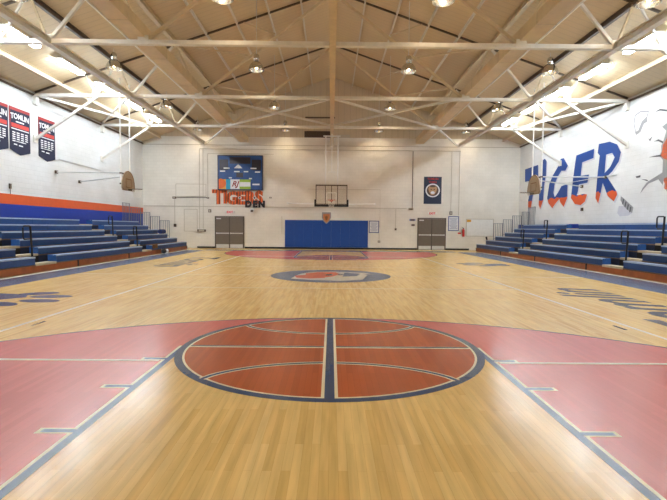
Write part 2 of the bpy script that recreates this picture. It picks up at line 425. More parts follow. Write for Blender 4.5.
# ------------------------------------------------------------------ floor markings (all painted on the floor)
LV = [0]
def mark(name, loops, z, mt, label=None):
    return flat(name, shape(loops, lambda a, b, h: (a, b, h), z), mt, floor, label)
def arc(cx, cy, r, a0, a1, n=48): return [(cx + r * math.cos(a0 + (a1 - a0) * i / n), cy + r * math.sin(a0 + (a1 - a0) * i / n)) for i in range(n + 1)]
PI = math.pi
def mir(l, f): return [(x, 28.65 - y) for x, y in l] if f else l
for far in (0, 1):
    def mk(name, loops, z, mt, label=None): return mark(name, [mir(l, far) for l in loops], z, mt, label)
    where = 'far' if far else 'near'
    a = math.asin(0) 
    for sd in (-1, 1):
        o = [(sd * 1.83, 0), (sd * 6.02, 0), (sd * 6.02, 1.6)] + [(sd * 6.02 * math.cos(t * PI / 96), 1.6 + 6.02 * math.sin(t * PI / 96)) for t in range(1, 49)] + [(0, 5.79), (sd * 1.83, 5.79)]
        mk('three_point_area', [o], .001, P_RED, 'pink-red painted area inside the %s three-point arc' % where)
    R = 6.03
    outer = [(R, 0)] + arc(0, 1.6, R, 0, PI, 72) + [(-R, 0)]
    R2 = 5.99
    inner = [(-R2, 0)] + arc(0, 1.6, R2, PI, 0, 72) + [(R2, 0)]
    mk('three_point_line', [outer + inner], .0016, P_NAVY, 'thin navy %s three-point line' % where)
    for sd in (-1, 1):
        mk('lane_line', [rect(*sorted((sd * 1.83, sd * 1.86)), 0, 5.79)], .0018, P_CREAM)
        mk('lane_line', [rect(*sorted((sd * 1.765, sd * 1.83)), 0, 5.79)], .0018, P_SLATE)
        for yy in (2.3, 3.38, 4.32, 5.22):
            mk('lane_tick', [rect(*sorted((sd * 1.83, sd * 2.1)), yy - .045, yy + .045)], .0020, P_CREAM)
            mk('lane_tick', [rect(*sorted((sd * 1.80, sd * 2.07)), yy - .027, yy + .027)], .0022, P_SLATE)
    # the ball drawn in the free-throw circle
    mk('ball_circle', [arc(0, 5.79, 1.83, 0, 2 * PI, 96)[:-1]], .0024, P_NAVY, 'navy ring of the painted basketball circle')
    mk('ball_circle', [arc(0, 5.79, 1.745, 0, 2 * PI, 96)[:-1]], .0027, P_CREAM)
    mk('ball_face', [arc(0, 5.79, 1.72, 0, 2 * PI, 96)[:-1]], .0030, P_BALL, 'burnt orange painted basketball face')
    def seam(fn, w_, z, mt_):
        n_ = 40; pts = [fn(i / n_) for i in range(n_ + 1)]; L_ = []; R_ = []
        for i, p in enumerate(pts):
            q = pts[min(i + 1, n_)]; r = pts[max(i - 1, 0)]; dx, dy = q[0] - r[0], q[1] - r[1]; l = math.hypot(dx, dy)
            L_.append((p[0] - dy / l * w_, p[1] + dx / l * w_)); R_.append((p[0] + dy / l * w_, p[1] - dx / l * w_))
        mk('ball_seam', [L_ + R_[::-1]], z, mt_)
    low = lambda s: ((s * 2 - 1) * 1.24, 4.47 + .63 * math.sqrt(max(0, 1 - ((s * 2 - 1) * .985) ** 2)) ** 1.25)
    upc = lambda s: ((s * 2 - 1) * 1.24, 7.06 - .57 * math.sqrt(max(0, 1 - ((s * 2 - 1) * .985) ** 2)) ** 1.25)
    for f_ in (low, upc):
        seam(f_, .042, .0033, P_CREAM); seam(f_, .022, .0036, P_NAVY)
    seam(lambda s: ((s * 2 - 1) * 1.72, 5.77), .045, .0033, P_CREAM); seam(lambda s: ((s * 2 - 1) * 1.72, 5.785), .022, .0036, P_NAVY)
    mk('ball_stripe', [rect(-.075, .075, 4.07, 7.51)], .0039, P_CREAM)
    mk('ball_stripe', [rect(-.045, .045, 4.03, 7.55)], .0042, P_NAVY)
# sidelines: slate bands with a cream edge
for sd, nm, fr in ((-1, 'left', 9.05), (1, 'right', 9.35)):
    mark('sideline_band', [rect(*sorted((sd * 7.78, sd * (fr - .22))), 0, 28.65)], .0012, P_SLATE, 'wide slate blue band along the %s sideline' % nm)
    mark('sideline_edge', [rect(*sorted((sd * (fr - .22), sd * (fr + .0))), 0, 28.65)], .0012, P_WHITE, 'cream edge along the %s bleacher' % nm)
    mark('volleyball_line', [rect(*sorted((sd * 4.545, sd * 4.595)), 5.12, 23.5)], .0046, P_WHITE, 'thin white %s volleyball sideline' % nm)
    mark('volleyball_line', [rect(*sorted((sd * 1.88, sd * 4.595)), 5.12, 5.17)], .0046, P_WHITE)
    mark('floor_tape', [rect(*sorted((sd * 4.36, sd * 4.40)), 6.88, 7.18)], .0046, P_DARK, 'short dark tape mark near the %s line' % nm)
mark('sideline_band', [rect(-7.78, 7.78, 28.65, 29.5)], .0012, P_SLATE, 'slate blue band behind the far baseline')
mark('volleyball_line', [rect(-4.545, 4.545, 11.29, 11.34)], .0012, P_CREAM)
mark('volleyball_line', [rect(-4.545, 4.545, 17.31, 17.36)], .0012, P_CREAM)
mark('volleyball_line', [rect(-4.545, 4.545, 23.45, 23.5)], .0046, P_WHITE)
mark('half_court_line', [rect(-7.78, 7.78, 14.30, 14.35)], .0012, P_CREAM)
# centre circle emblem
mark('centre_circle', [arc(0, 14.33, 1.83, 0, 2 * PI, 96)[:-1]], .0018, P_NAVY, 'slate blue centre circle with a coloured emblem')
mark('centre_circle', [arc(0, 14.33, 1.74, 0, 2 * PI, 96)[:-1]], .0022, P_SLATE)
mark('centre_emblem', [[(-1.15, 13.35), (-1.0, 14.6), (-.7, 15.35), (.1, 15.6), (.9, 15.3), (1.15, 14.5), (.9, 13.2), (.3, 12.9), (-.4, 13.0)]], .0026, P_MUTE, 'cream and orange emblem')
mark('centre_emblem', [[(-.75, 13.8), (-.8, 14.9), (-.4, 15.35), (.15, 15.35), (.3, 14.7), (.05, 14.0), (-.3, 13.6)]], .0030, P_ORG)
mark('centre_emblem', [[(-1.1, 14.2), (-.7, 14.5), (-.35, 14.3), (-.15, 13.6), (-.6, 13.4), (-1.0, 13.6)]], .0034, P_ORG)
mark('centre_emblem', [[(.35, 14.0), (.45, 15.2), (.95, 14.9), (.8, 14.2)]], .0034, P_SLATE)
mark('centre_emblem', [ell(-.05, 14.5, .12, .2)], .0038, P_DARK)
mark('centre_emblem', [ell(.3, 14.55, .1, .16)], .0038, P_DARK)
mark('centre_emblem', [[(-1.5, 14.6), (-.9, 14.95), (-.6, 15.6), (-1.1, 15.5)]], .0030, P_PAW)
mark('centre_emblem', [[(.55, 15.4), (1.1, 15.25), (1.35, 14.7), (.9, 14.9)]], .0038, P_MUTE)
# paw prints: left near and, turned half a circle, right far
for fl_ in (0, 1):
    tp = lambda l: [(-x, 28.65 - y) for x, y in l] if fl_ else l
    lab = 'navy paw print near the right sideline, far half' if fl_ else 'navy paw print near the left sideline, near half'
    for i, l in enumerate([[(-7.2, 9.05), (-6.95, 8.98), (-6.5, 9.25), (-6.22, 9.55), (-6.35, 9.8), (-6.75, 10.0), (-7.1, 10.05), (-7.3, 9.8), (-7.2, 9.55), (-7.32, 9.3)],
              ell(-6.28, 10.08, .38, .21, rot=.35), ell(-5.78, 9.68, .42, .2, rot=.05), ell(-5.68, 9.12, .4, .2, rot=-.1), ell(-6.15, 8.72, .38, .2, rot=-.4)]):
        mark('paw_print', [tp([(x, y) for x, y in l])], .0014, P_PAW, lab if i == 0 else None)
# script along the right sideline and, turned half a circle, the left one
flat('floor_script', text('Tomlin', 1.9, lambda a, b, h: (5.95 - b, 8.85 + a, h), .0014, shear=.35, bold=.03), P_DARK, floor, 'dark script lettering along the right sideline')
flat('floor_script', text('Tomlin', 1.9, lambda a, b, h: (-5.95 + b, 19.8 - a, h), .0014, shear=.35, bold=.03), P_DARK, floor, 'dark script lettering along the left sideline')

# ------------------------------------------------------------------ roof trusses
def truss(y, label):
    t_ = thing('roof_truss', label, 'roof truss', (0, y, CH), 'steel trusses across the hall')
    obj('bottom_chord', MB().box(-12.6, 12.6, y - .085, y + .085, CH - .055, CH + .07), M_STEEL, t_, label='cream steel bottom chord')
    for sd in (-1, 1):
        obj('top_chord', MB().beam((sd * 12.7, y, roof(12.7) - .04), (0, y, RIDGE - .04), .06, .07), M_CHORD, t_, label='dark top chord under the roof deck')
        P = lambda x, z, dx=0: (sd * x, y, z)
        R_ = lambda x: roof(x) - .08
        k = .035
        mems = [((5.7, CH), (0.05, RIDGE - .15), .1, M_TAN), ((5.7, CH), (6.65, R_(6.65)), .07, M_TAN), ((8.6, CH), (6.8, R_(6.8)), .09, M_STEEL),
                ((8.6, CH), (9.1, R_(9.1)), .06, M_TAN), ((10.05, CH), (9.3, R_(9.3)), .06, M_STEEL), ((10.05, CH), (10.5, R_(10.5)), .06, M_STEEL),
                ((2.45, 9.68), (3.8, R_(3.8)), .05, M_TAN), ((3.6, 8.75), (6.5, R_(6.55)), .05, M_TAN)]
        for (a, b, wd, mm) in mems:
            obj('web_member', MB().beam(P(*a), P(*b), wd, wd), mm, t_)
        for xn in (5.7, 8.6, 10.05):
            obj('gusset_plate', MB().box(sd * xn - .16, sd * xn + .16, y - .1, y - .088, CH - .08, CH + .2), M_STEEL, t_)
        obj('knee_brace', MB().beam(P(10.05, CH - .05), P(12.72, 5.16), .1, .1), M_STEEL, t_)
        obj('wall_plate', MB().box(*sorted((sd * 12.7, sd * 12.75)), y - .12, y + .12, 5.0, 5.3), M_STEEL, t_)
        obj('wall_column', MB().box(*sorted((sd * 12.6, sd * 12.75)), y - .1, y + .1, 6.6, 7.05), M_STEEL, t_)
    return t_
truss(TR[0], 'nearest cream steel roof truss spanning the whole hall')
truss(TR[1], 'middle cream steel roof truss, crossed by diagonal braces behind it')
truss(TR[2], 'farthest cream steel roof truss, just in front of the far hoop')

# longitudinal beams at bottom-chord level
Y0 = 6.0
for x, lab in ((0, 'tan steel beam running lengthwise over the centre of the court'), (-8.6, 'tan steel beam running lengthwise on the left beside the lit strips'), (8.6, 'tan steel beam running lengthwise on the right beside the lit strips')):
    b = MB().box(x - .1, x + .1, Y0, YF, CH - .075, CH - .055).box(x - .012, x + .012, Y0, YF, CH - .055, CH + .12).box(x - .1, x + .1, Y0, YF, CH + .12, CH + .14)
    tag(obj('roof_beam', b, M_TAN if x == 0 else M_STEEL, loc=(x, Y0, CH)), lab, 'beam', 'lengthwise beams at truss foot level')
# ducts lying on the trusses, conduit along their outer foot
for sd, nm in ((-1, 'left'), (1, 'right')):
    d = thing('air_duct', 'tan rectangular air duct running lengthwise above the %s half of the trusses' % nm, 'duct', (sd * 5.8, Y0, CH), 'ducts on the trusses')
    x0, x1 = sorted((sd * 5.65, sd * 6.18))
    obj('duct_body', MB().box(x0, x1, Y0, YF, CH + .15, CH + .52), M_DUCT, d)
    yy = Y0 + 1.2
    while yy < YF:
        obj('duct_flange', MB().box(x0 - .012, x1 + .012, yy, yy + .04, CH + .14, CH + .532), M_TAN, d); yy += 3
    tag(obj('conduit_pipe', MB().tube([(sd * 6.25, Y0, CH + .18), (sd * 6.25, YF, CH + .18)], .035), M_WHITE, loc=(sd * 6.08, Y0, CH)), 'white pipe running along the outer foot of the %s duct' % nm, 'pipe')
# purlins under the deck
px = [1.35, 2.7, 4.05, 5.35, 6.58, 9.07, 11.52]
onam = ['first', 'second', 'third', 'fourth', 'fifth', 'sixth', 'seventh']
for sd, nm in ((-1, 'left'), (1, 'right')):
    for i, x in enumerate(px):
        deep = x > 6
        w_, h_ = ((.16, .2) if i != 5 else (.12, .16)) if deep else (.06, .12)
        z = roof(x) - h_ / 2 - .02
        mtx = MB()
        for k in (-1, 1):
            mtx.box(sd * x - w_ / 2, sd * x + w_ / 2, Y0, YF, z + k * (h_ / 2) - .008, z + k * (h_ / 2) + .008)
        mtx.box(sd * x - .01, sd * x + .01, Y0, YF, z - h_ / 2, z + h_ / 2)
        tag(obj('roof_purlin', mtx, M_CHORD if i == 5 else (M_TAN if deep else M_STEEL), loc=(sd * x, Y0, z)),
            '%s purlin under the %s roof slope, %s from the ridge' % ('brown deep' if i == 5 else ('deep tan' if deep else 'slim tan'), nm, onam[i]), 'purlin', 'purlins under the roof deck')
# diagonal braces in the bottom-chord plane
zb = CH + .02
def brace(p, q, lab, r=.045):
    tag(obj('diagonal_brace', MB().beam(p, q, r * 2, r * 2), M_STEEL, loc=p), lab, 'brace', 'diagonal braces between the trusses')
for sd, nm in ((-1, 'left'), (1, 'right')):
    brace((sd * .12, TR[1] + .1, zb - .02), (sd * 5.72, TR[2] - .1, zb - .02), 'diagonal brace from the middle truss at centre to the far truss, %s side' % nm)
    brace((sd * .12, TR[2] - .1, zb + .09), (sd * 5.72, TR[1] + .1, zb + .09), 'diagonal brace from the far truss at centre to the middle truss, %s side' % nm)
    brace((sd * 12.6, TR[1] + .1, zb - .02), (sd * 10.0, TR[2] - .1, zb - .02), 'diagonal brace from the middle truss end inward to the far truss, %s side' % nm)
    brace((sd * 8.65, TR[1] + .1, zb + .09), (sd * 12.6, TR[2] - .1, zb + .09), 'diagonal brace from the middle truss outward to the far truss end, %s side' % nm)
    brace((sd * 5.9, TR[2] + .1, zb - .02), (sd * 8.5, YF - .02, zb - .02), 'diagonal brace from the far truss outward to the far wall, %s side' % nm)

# ------------------------------------------------------------------ LED strips
def strip(loc, label):
    x, y, z = loc
    t_ = thing('strip_light', label, 'ceiling light', loc, 'lit strip lights in two rows')
    obj('housing', MB().box(x - .16, x + .16, y - .85, y + .85, z + .03, z + .08), M_WHITE, t_)
    obj('diffuser', MB().box(x - .12, x + .12, y - .83, y + .83, z - .03, z + .03), M_TUBE, t_, label='glowing white diffuser')
    obj('hanger', MB().tube([(x, y - .6, z + .08), (x, y - .6, roof(x))], .01, 6).tube([(x, y + .6, z + .08), (x, y + .6, roof(x))], .01, 6), M_GALV, t_)
    return t_
ORD = ['first', 'second', 'third', 'fourth', 'fifth', 'sixth', 'seventh', 'eighth', 'ninth', 'tenth']
ledy = [27.5 - 2.9 * i for i in range(10)]
proto = None
for sd, nm in ((-1, 'left'), (1, 'right')):
    for i, y in enumerate(ledy):
        lab = 'lit white strip light under the %s roof slope, %s from the far wall' % (nm, ORD[i])
        if proto is None: proto = strip((-10.35, y, 7.7), lab)
        else: dup(proto, (sd * 10.35, y, 7.7), lab)

# ------------------------------------------------------------------ high-bay lamps
def highbay(loc, label):
    x, y, z = loc   # z = mouth of the reflector
    t_ = thing('high_bay_lamp', label, 'ceiling lamp', loc, 'bell-shaped high-bay lamps')
    obj('ballast', MB().lathe((x, y, z), [(.05, .64), (.1, .6), (.12, .48), (.1, .38), (.05, .34)]), M_ALU, t_, smooth=True)
    obj('reflector', MB().lathe((x, y, z), [(.05, .34), (.14, .3), (.22, .22), (.28, .1), (.3, .0), (.31, .0), (.29, .11), (.23, .23), (.15, .315), (.05, .35)], 24, cap=False), M_ALU, t_, smooth=True)
    obj('bulb', MB().lathe((x, y, z), [(.02, .3), (.05, .27), (.06, .18), (.045, .1), (.01, .06)], 12), M_BULB, t_, smooth=True)
    obj('hanging_rod', MB().tube([(x, y, z + .64), (x, y, roof(8.72))], .012, 6), M_GALV, t_)
    return t_
HB = [(x, y) for y in (13.2, 19.0, 24.9, 30.6) for x in (-8.72, -3.04, 3.04, 8.72)]
rown = {13.2: 'nearest row', 19.0: 'second row', 24.9: 'third row', 30.6: 'row nearest the far wall'}
coln = {-8.72: 'outermost on the left', -3.04: 'left of the centre beam', 3.04: 'right of the centre beam', 8.72: 'outermost on the right'}
hp = None; hp2 = None
for x, y in HB:
    lab = 'silver bell-shaped high-bay lamp, %s, %s' % (rown[y], coln[x])
    z = 7.72
    if hp is None: hp = highbay((x, y, z), lab); o = hp
    else: o = dup(hp, (x, y, z), lab)
    if abs(x) < 4:      # the roof is higher here: a longer rod
        for c in o.children:
            if c.name.startswith('hanging_rod'):
                if hp2 is None:
                    me = bpy.data.meshes.new('hanging_rod'); bb = MB().tube([(0, 0, .64), (0, 0, roof(3.04) - z)], .012, 6)
                    me.from_pydata(bb.v, [], bb.f); me.materials.append(M_GALV); hp2 = me
                c.data = hp2

# ------------------------------------------------------------------ bleachers
RUN, RISE, NR = .6, .25, 6
def bleacher(side, front, y0, y1, aisles, label):
    sg = -1 if side == 'left' else 1
    X = lambda u: sg * (front + u)
    def bx(mb, u0, u1, ya, yb, z0, z1):
        a, b = sorted((X(u0), X(u1))); return mb.box(a, b, ya, yb, z0, z1)
    wallu = 12.74 - front
    t_ = thing('bleacher', label, 'bleacher', (X(0), y1, 0), 'bleachers along the side walls')
    secs = []; a = y0
    for p, q in aisles: secs.append((a, p)); a = q
    secs.append((a, y1))
    def split(a, b, L):
        n = max(1, round((b - a) / L)); return [(a + (b - a) * i / n, a + (b - a) * (i + 1) / n) for i in range(n)]
    for k in range(NR):
        zt = .49 + RISE * k; zb_ = .24 + RISE * k
        for (a, b) in secs:
            for (c, d) in split(a, b, 3.6):
                if k == 0 and d == y1: d2 = d
                s_ = obj('seat_row', bx(MB(), RUN * k, RUN * k + .29, c + .004, d - .004, zb_ + .01, zt), M_SEAT, t_)
                obj('seat_sheen', bx(bx(MB(), RUN * k - .014, RUN * k + .12, c + .004, d - .004, zt - .02, zt + .003), RUN * k - .014, RUN * k, c + .004, d - .004, zt - .045, zt - .02), M_SHEEN, s_, label='seat-top sheen painted as a pale blue strip')
        u1 = RUN * (k + 1) if k < NR - 1 else wallu
        obj('footboard', bx(MB(), RUN * k, u1, y0, y1, zb_ - .03, zb_), M_FOOT, t_)
        if k < NR - 1:
            for (a, b) in secs:
                obj('riser', bx(MB(), u1 - .012, u1, a, b, zb_, zb_ + RISE - .03), M_NAVYP, t_)
            for (a, b) in aisles:
                obj('aisle_gap_shade', bx(MB(), u1 - .012, u1, a, b, zb_, zb_ + RISE - .03), M_BLACK, t_, label='black board painted as the dark gap under the aisle tread')  # shade of the open gap painted as a black board
        for (p, q) in aisles:
            obj('aisle_step', bx(MB(), RUN * k - .015, RUN * k + .3, p + .02, q - .02, zb_ - .035 if k == 0 else zb_ - .03, zb_ + .04), M_TREAD, t_, label='cream aisle tread')
    # stained wood front with black joints
    for (c, d) in split(y0, y1, 4.6):
        obj('front_panel', bx(MB(), -.01, .02, c + .03, d - .03, .015, .21), M_BWOOD, t_, label='stained orange-brown wood front board')
        obj('joint_cover', bx(MB(), -.03, .02, d - .04, d + .03, .01, .24), M_BLKP, t_)
    # closed end
    eb = MB()
    for k in range(NR):
        bx(eb, RUN * k + .02, (RUN * (k + 1)) if k < NR - 1 else wallu, y1 - .02, y1, .0, .21 + RISE * k)
    obj('end_panel', eb, M_RISER, t_)
    # aisle handrails: a slanted post with a rounded loop
    for (p, q) in aisles:
        ym = (p + q) / 2 + .15; dy = -.36 if side == 'left' else .36
        for k in (1, 3):
            zb_ = .24 + RISE * k; u = RUN * k - .07
            hr = obj('handrail', MB().tube([(X(u), ym, zb_ - RISE + .03), (X(u + .05), ym, zb_ + .95)], .032), M_BLKP, t_, label='black aisle handrail')
            zt = zb_ + .95
            lp = [(X(u + .05), ym, zt - .42), (X(u + .05), ym, zt - .05), (X(u + .05), ym + dy * .15, zt), (X(u + .05), ym + dy * .85, zt), (X(u + .05), ym + dy, zt - .06), (X(u + .05), ym + dy, zt - .36), (X(u + .05), ym + dy * .85, zt - .42)]
            obj('grab_loop', MB().tube(lp, .024, 8, closed=True), M_BLKP, hr)
            obj('foot_flange', MB().box(X(u) - .07, X(u) + .07, ym - .07, ym + .07, zb_ - RISE, zb_ - RISE + .03), M_BLKP, hr)
    # stepped guard rails at the far end
    for k in range(2, NR):
        zb_ = .24 + RISE * k; u0 = RUN * k - .12; u1 = u0 + .56
        if k == NR - 1: u1 = min(u0 + .56, wallu - .03)
        top = zb_ + 1.08
        fr = obj('guard_rail', MB().tube([(X(u0), y1 - .05, zb_), (X(u0), y1 - .05, top), (X(u1), y1 - .05, top), (X(u1), y1 - .05, zb_)], .026)
                 .tube([(X(u0), y1 - .05, zb_ + .12), (X(u1), y1 - .05, zb_ + .12)], .015), M_RAIL, t_)
        for j in range(1, 5):
            u = u0 + (u1 - u0) * j / 5
            obj('rail_bar', MB().tube([(X(u), y1 - .05, zb_ + .12), (X(u), y1 - .05, top)], .015, 6), M_RAIL, fr)
    k = NR - 1; zb_ = .24 + RISE * k
    u = wallu - .12
    fr = obj('guard_rail', MB().tube([(X(u), y1 - 1.1, zb_), (X(u), y1 - 1.1, 2.86), (X(u), y1 - .12, 2.86), (X(u), y1 - .12, zb_)], .026), M_RAIL, t_)
    for j in range(1, 5):
        yy = y1 - 1.1 + .98 * j / 5
        obj('rail_bar', MB().tube([(X(u), yy, zb_), (X(u), yy, 2.86)], .015, 6), M_RAIL, fr)
    return t_
bleacher('left', 9.1, 8.4, 29.4, [(14.4, 15.5), (22.5, 23.7)], 'blue six-row bleacher under the orange and blue striped left wall')
bleacher('right', 9.38, 8.4, 30.0, [(14.9, 16.05), (23.3, 24.5)], 'blue six-row bleacher under the painted letters of the right wall')
# small curled end bracket by the first row on the right
tag(obj('seat_bracket', MB().tube([(10.05, 30.15, .95), (10.12, 30.15, .62), (10.3, 30.15, .52), (10.3, 30.1, .5)], .06).box(10.22, 10.38, 30.04, 30.2, 0, .5), M_BLKP, loc=(10.3, 30.15, 0)),
    'black curled bracket on a post at the far end of the right bleacher', 'bracket')
# things left by the left bleacher
bl = thing('volleyball', 'white ball on the floor by the left bleacher front', 'ball', (-8.94, 25.4, .0))
def sphere(c, r, n=16, m_=10, sq=(1, 1, 1)):
    mb = MB(); prof = []
    vs = []; 
    for i in range(m_ + 1):
        a = PI * i / m_; prof.append((max(.0015, r * math.sin(a)), -r * math.cos(a)))
    mb.lathe(c, prof, n)
    mb.v = [(c[0] + (v[0] - c[0]) * sq[0], c[1] + (v[1] - c[1]) * sq[1], c[2] + (v[2] - c[2]) * sq[2]) for v in mb.v]
    return mb
c = (-8.94, 25.4, .115)
obj('ball_cover', sphere(c, .108), M_PAPER, bl, smooth=True)
obj('ball_seam', MB().tube([(c[0] + .109 * math.cos(t * PI / 10), c[1], c[2] + .109 * math.sin(t * PI / 10)) for t in range(20)], .003, 5, True).tube([(c[0], c[1] + .109 * math.cos(t * PI / 10), c[2] + .109 * math.sin(t * PI / 10)) for t in range(20)], .003, 5, True), M_GREYP, bl)
bg = thing('duffel_bag', 'small black bag on the floor beside the white ball', 'bag', (-8.98, 24.9, 0))
obj('bag_body', sphere((-8.92, 24.9, .12), .17, sq=(.75, 1.4, .7)), M_BLACK, bg, smooth=True)
obj('bag_handle', MB().tube([(-8.95, 24.75, .22), (-8.95, 24.8, .3), (-8.95, 25.0, .3), (-8.95, 25.05, .22)], .012), M_BLACK, bg)
sk = thing('blue_cushion', 'rolled dark blue mat on the third row at the far end of the left bleacher', 'mat', (-10.5, 28.9, .99))
obj('mat_roll', MB().tube([(-10.45, 28.5, 1.13), (-10.45, 29.2, 1.13)], .135, 16), mat('navy_mat', (20, 44, 104), .6), sk, smooth=True)
obj('mat_core', MB().tube([(-10.45, 28.49, 1.13), (-10.45, 29.21, 1.13)], .05, 12), M_BLACK, sk)
rg = tag(obj('orange_towel', MB().add([(-9.38, 23.75, .495), (-9.1, 23.75, .5), (-9.08, 24.4, .5), (-9.36, 24.5, .495), (-9.07, 23.8, .3), (-9.06, 24.35, .32),
        (-9.38, 23.75, .51), (-9.08, 23.75, .52), (-9.06, 24.4, .52), (-9.36, 24.5, .51), (-9.05, 23.8, .3), (-9.04, 24.35, .32)],
        [(0, 1, 2, 3), (1, 4, 5, 2), (6, 7, 8, 9), (7, 10, 11, 8), (0, 1, 7, 6), (3, 2, 8, 9), (0, 3, 9, 6), (4, 5, 11, 10), (1, 4, 10, 7), (2, 5, 11, 8)]), M_BROWN, loc=(-9.2, 24.1, .5)),
    'brown cloth hanging over the first row beside the second left aisle', 'cloth')

# ------------------------------------------------------------------ main far hoop
hy = 27.45
h = thing('basketball_hoop', 'glass backboard hoop hanging in front of the far wall', 'basketball hoop', (0, hy, 2.74))
gl = obj('backboard', MB().box(-.9, .9, hy - .008, hy + .008, 2.78, 3.94), M_GLASS, h, label='clear glass backboard')
fr = MB().box(-.93, .93, hy - .03, hy + .03, 3.9, 3.97).box(-.93, .93, hy - .03, hy + .03, 2.74, 2.79)
fr.box(-.93, -.885, hy - .03, hy + .03, 2.74, 3.97).box(.885, .93, hy - .03, hy + .03, 2.74, 3.97)
obj('board_frame', fr, M_CHORD, h)
for x in (-.36, 0, .36):
    obj('back_support', MB().box(x - .022, x + .022, hy + .035, hy + .08, 2.76, 3.95), M_CHORD, h)
obj('target_square', MB().box(-.3, .3, hy - .012, hy - .008, 3.47, 3.52).box(-.3, -.25, hy - .012, hy - .008, 3.07, 3.52).box(.25, .3, hy - .012, hy - .008, 3.07, 3.52), M_WHITE, h)
pd = MB().box(-1.0, 1.0, hy - .06, hy + .06, 2.68, 2.8).box(-1.0, -.9, hy - .06, hy + .06, 2.68, 3.1).box(.9, 1.0, hy - .06, hy + .06, 2.68, 3.1)
obj('board_padding', pd, M_BLKP, h, label='black edge padding')
def rim(parent, cx_, cy_, dirv, zc=3.05, mt_=None):
    ring = [(cx_ + .23 * math.cos(t * PI / 12), cy_ + .23 * math.sin(t * PI / 12), zc) for t in range(24)]
    r_ = MB().tube(ring, .012, 6, True)
    bx_, by_ = cx_ - dirv[0] * .3, cy_ - dirv[1] * .3
    r_.beam((bx_ - dirv[0] * .1, by_ - dirv[1] * .1, zc - .03), (cx_ - dirv[0] * .2, cy_ - dirv[1] * .2, zc - .03), .14, .08)
    rr = obj('rim', r_, mt_ or M_RIM, parent, label='grey-brown rim' if mt_ else 'orange rim')
    nb = MB(); n_ = 12
    for s in (1, -1):
        for i in range(n_):
            pts = []
            for j in range(5):
                rad = .225 - .022 * j - (.0 if j < 3 else .0); a_ = (i + s * j * .5) * 2 * PI / n_
                pts.append((cx_ + rad * math.cos(a_), cy_ + rad * math.sin(a_), zc - .1 * j))
            nb.tube(pts, .004, 4)
    obj('net', nb, M_NET, rr, label='white cord net')
rim(h, 0, hy - .38, (0, -1))
mast = MB().tube([(-.36, hy + .1, 2.9), (-.36, hy + .1, 6.78)], .038).tube([(.36, hy + .1, 2.9), (.36, hy + .1, 6.78)], .038)
obj('mast_pipe', mast, M_WHITE, h, label='two white hanging pipes')
obj('mast_header', MB().tube([(-.5, hy + .1, 6.8), (.5, hy + .1, 6.8)], .04).tube([(0, hy + .1, 4.7), (0, hy + .1, 6.98)], .025).tube([(-.22, hy + .1, 4.72), (.22, hy + .1, 4.72)], .02).tube([(-.36, hy + .1, 5.9), (.36, hy + .1, 5.9)], .02), M_WHITE, h)
for sd in (-1, 1):
    obj('side_strut', MB().tube([(sd * .98, hy + .1, 2.84), (sd * 2.95, YF - .03, 3.08)], .03).box(sd * 2.95 - .08, sd * 2.95 + .08, YF - .03, YF, 3.0, 3.16), M_WHITE, h)
obj('frame_bar', MB().tube([(-.98, hy + .1, 2.84), (.98, hy + .1, 2.84)], .025), M_CHORD, h)

# ------------------------------------------------------------------ side hoops
def sidehoop(sd, nm):
    xb = sd * 9.62; yc = 22.25
    h = thing('side_hoop', 'tan fan-shaped backboard hoop hanging above the %s bleacher' % nm, 'basketball hoop', (xb, yc, 3.12), 'fan-shaped practice hoops')
    out = [(-.7, .12), (-.62, .0), (.62, .0), (.7, .12), (.66, .4), (.56, .62), (.4, .79), (.2, .9), (0, .94), (-.2, .9), (-.4, .79), (-.56, .62), (-.66, .4)]
    to = lambda a, b, hh: (xb - sd * (hh - .03), yc + a, 3.12 + b)
    obj('backboard', shape([out], to, .05), M_FAN, h)
    inn = [(x * .86, .08 + (z - .05) * .86 if z > .1 else .1) for x, z in out]
    to2 = lambda a, b, hh: (xb - sd * (hh + .021), yc + a, 3.12 + b)
    obj('border_line', shape([out, [(x * .93, .03 + z * .93) for x, z in out]], to2, .003), M_BROWN, h)
    obj('target_square', shape([rect(-.3, .3, .14, .56), rect(-.26, .26, .17, .52)], to2, .004), M_BROWN, h, label='brown target square')
    cx_ = xb - sd * .42
    rim(h, cx_, yc, (-sd, 0), 3.2, M_CHORD)
    for yy in (21.65, 22.65):
        obj('hanging_pipe', MB().tube([(xb + sd * .08, yy, 3.3), (xb + sd * .08, yy, roof(9.7) - .02)], .035), M_WHITE, h)
    obj('pipe_clamp', MB().box(*sorted((xb + sd * .02, xb + sd * .12)), 21.6, 22.72, 3.38, 3.44).box(*sorted((xb + sd * .02, xb + sd * .12)), 21.6, 22.72, 3.86, 3.92), M_CHORD, h)
    obj('wall_strut', MB().tube([(xb + sd * .12, 21.7, 3.9), (sd * 12.73, 21.75, 3.92)], .028), M_GALV, h)
    obj('wall_strut', MB().tube([(xb + sd * .12, 22.6, 3.86), (sd * 12.73, 23.75, 3.66)], .028), M_GALV, h)
    for (yy, zz) in ((21.75, 3.92), (23.75, 3.66)):
        obj('wall_bracket', MB().box(*sorted((sd * 12.67, sd * 12.75)), yy - .07, yy + .07, zz - .07, zz + .07), M_CHORD, h)
sidehoop(-1, 'left'); sidehoop(1, 'right')

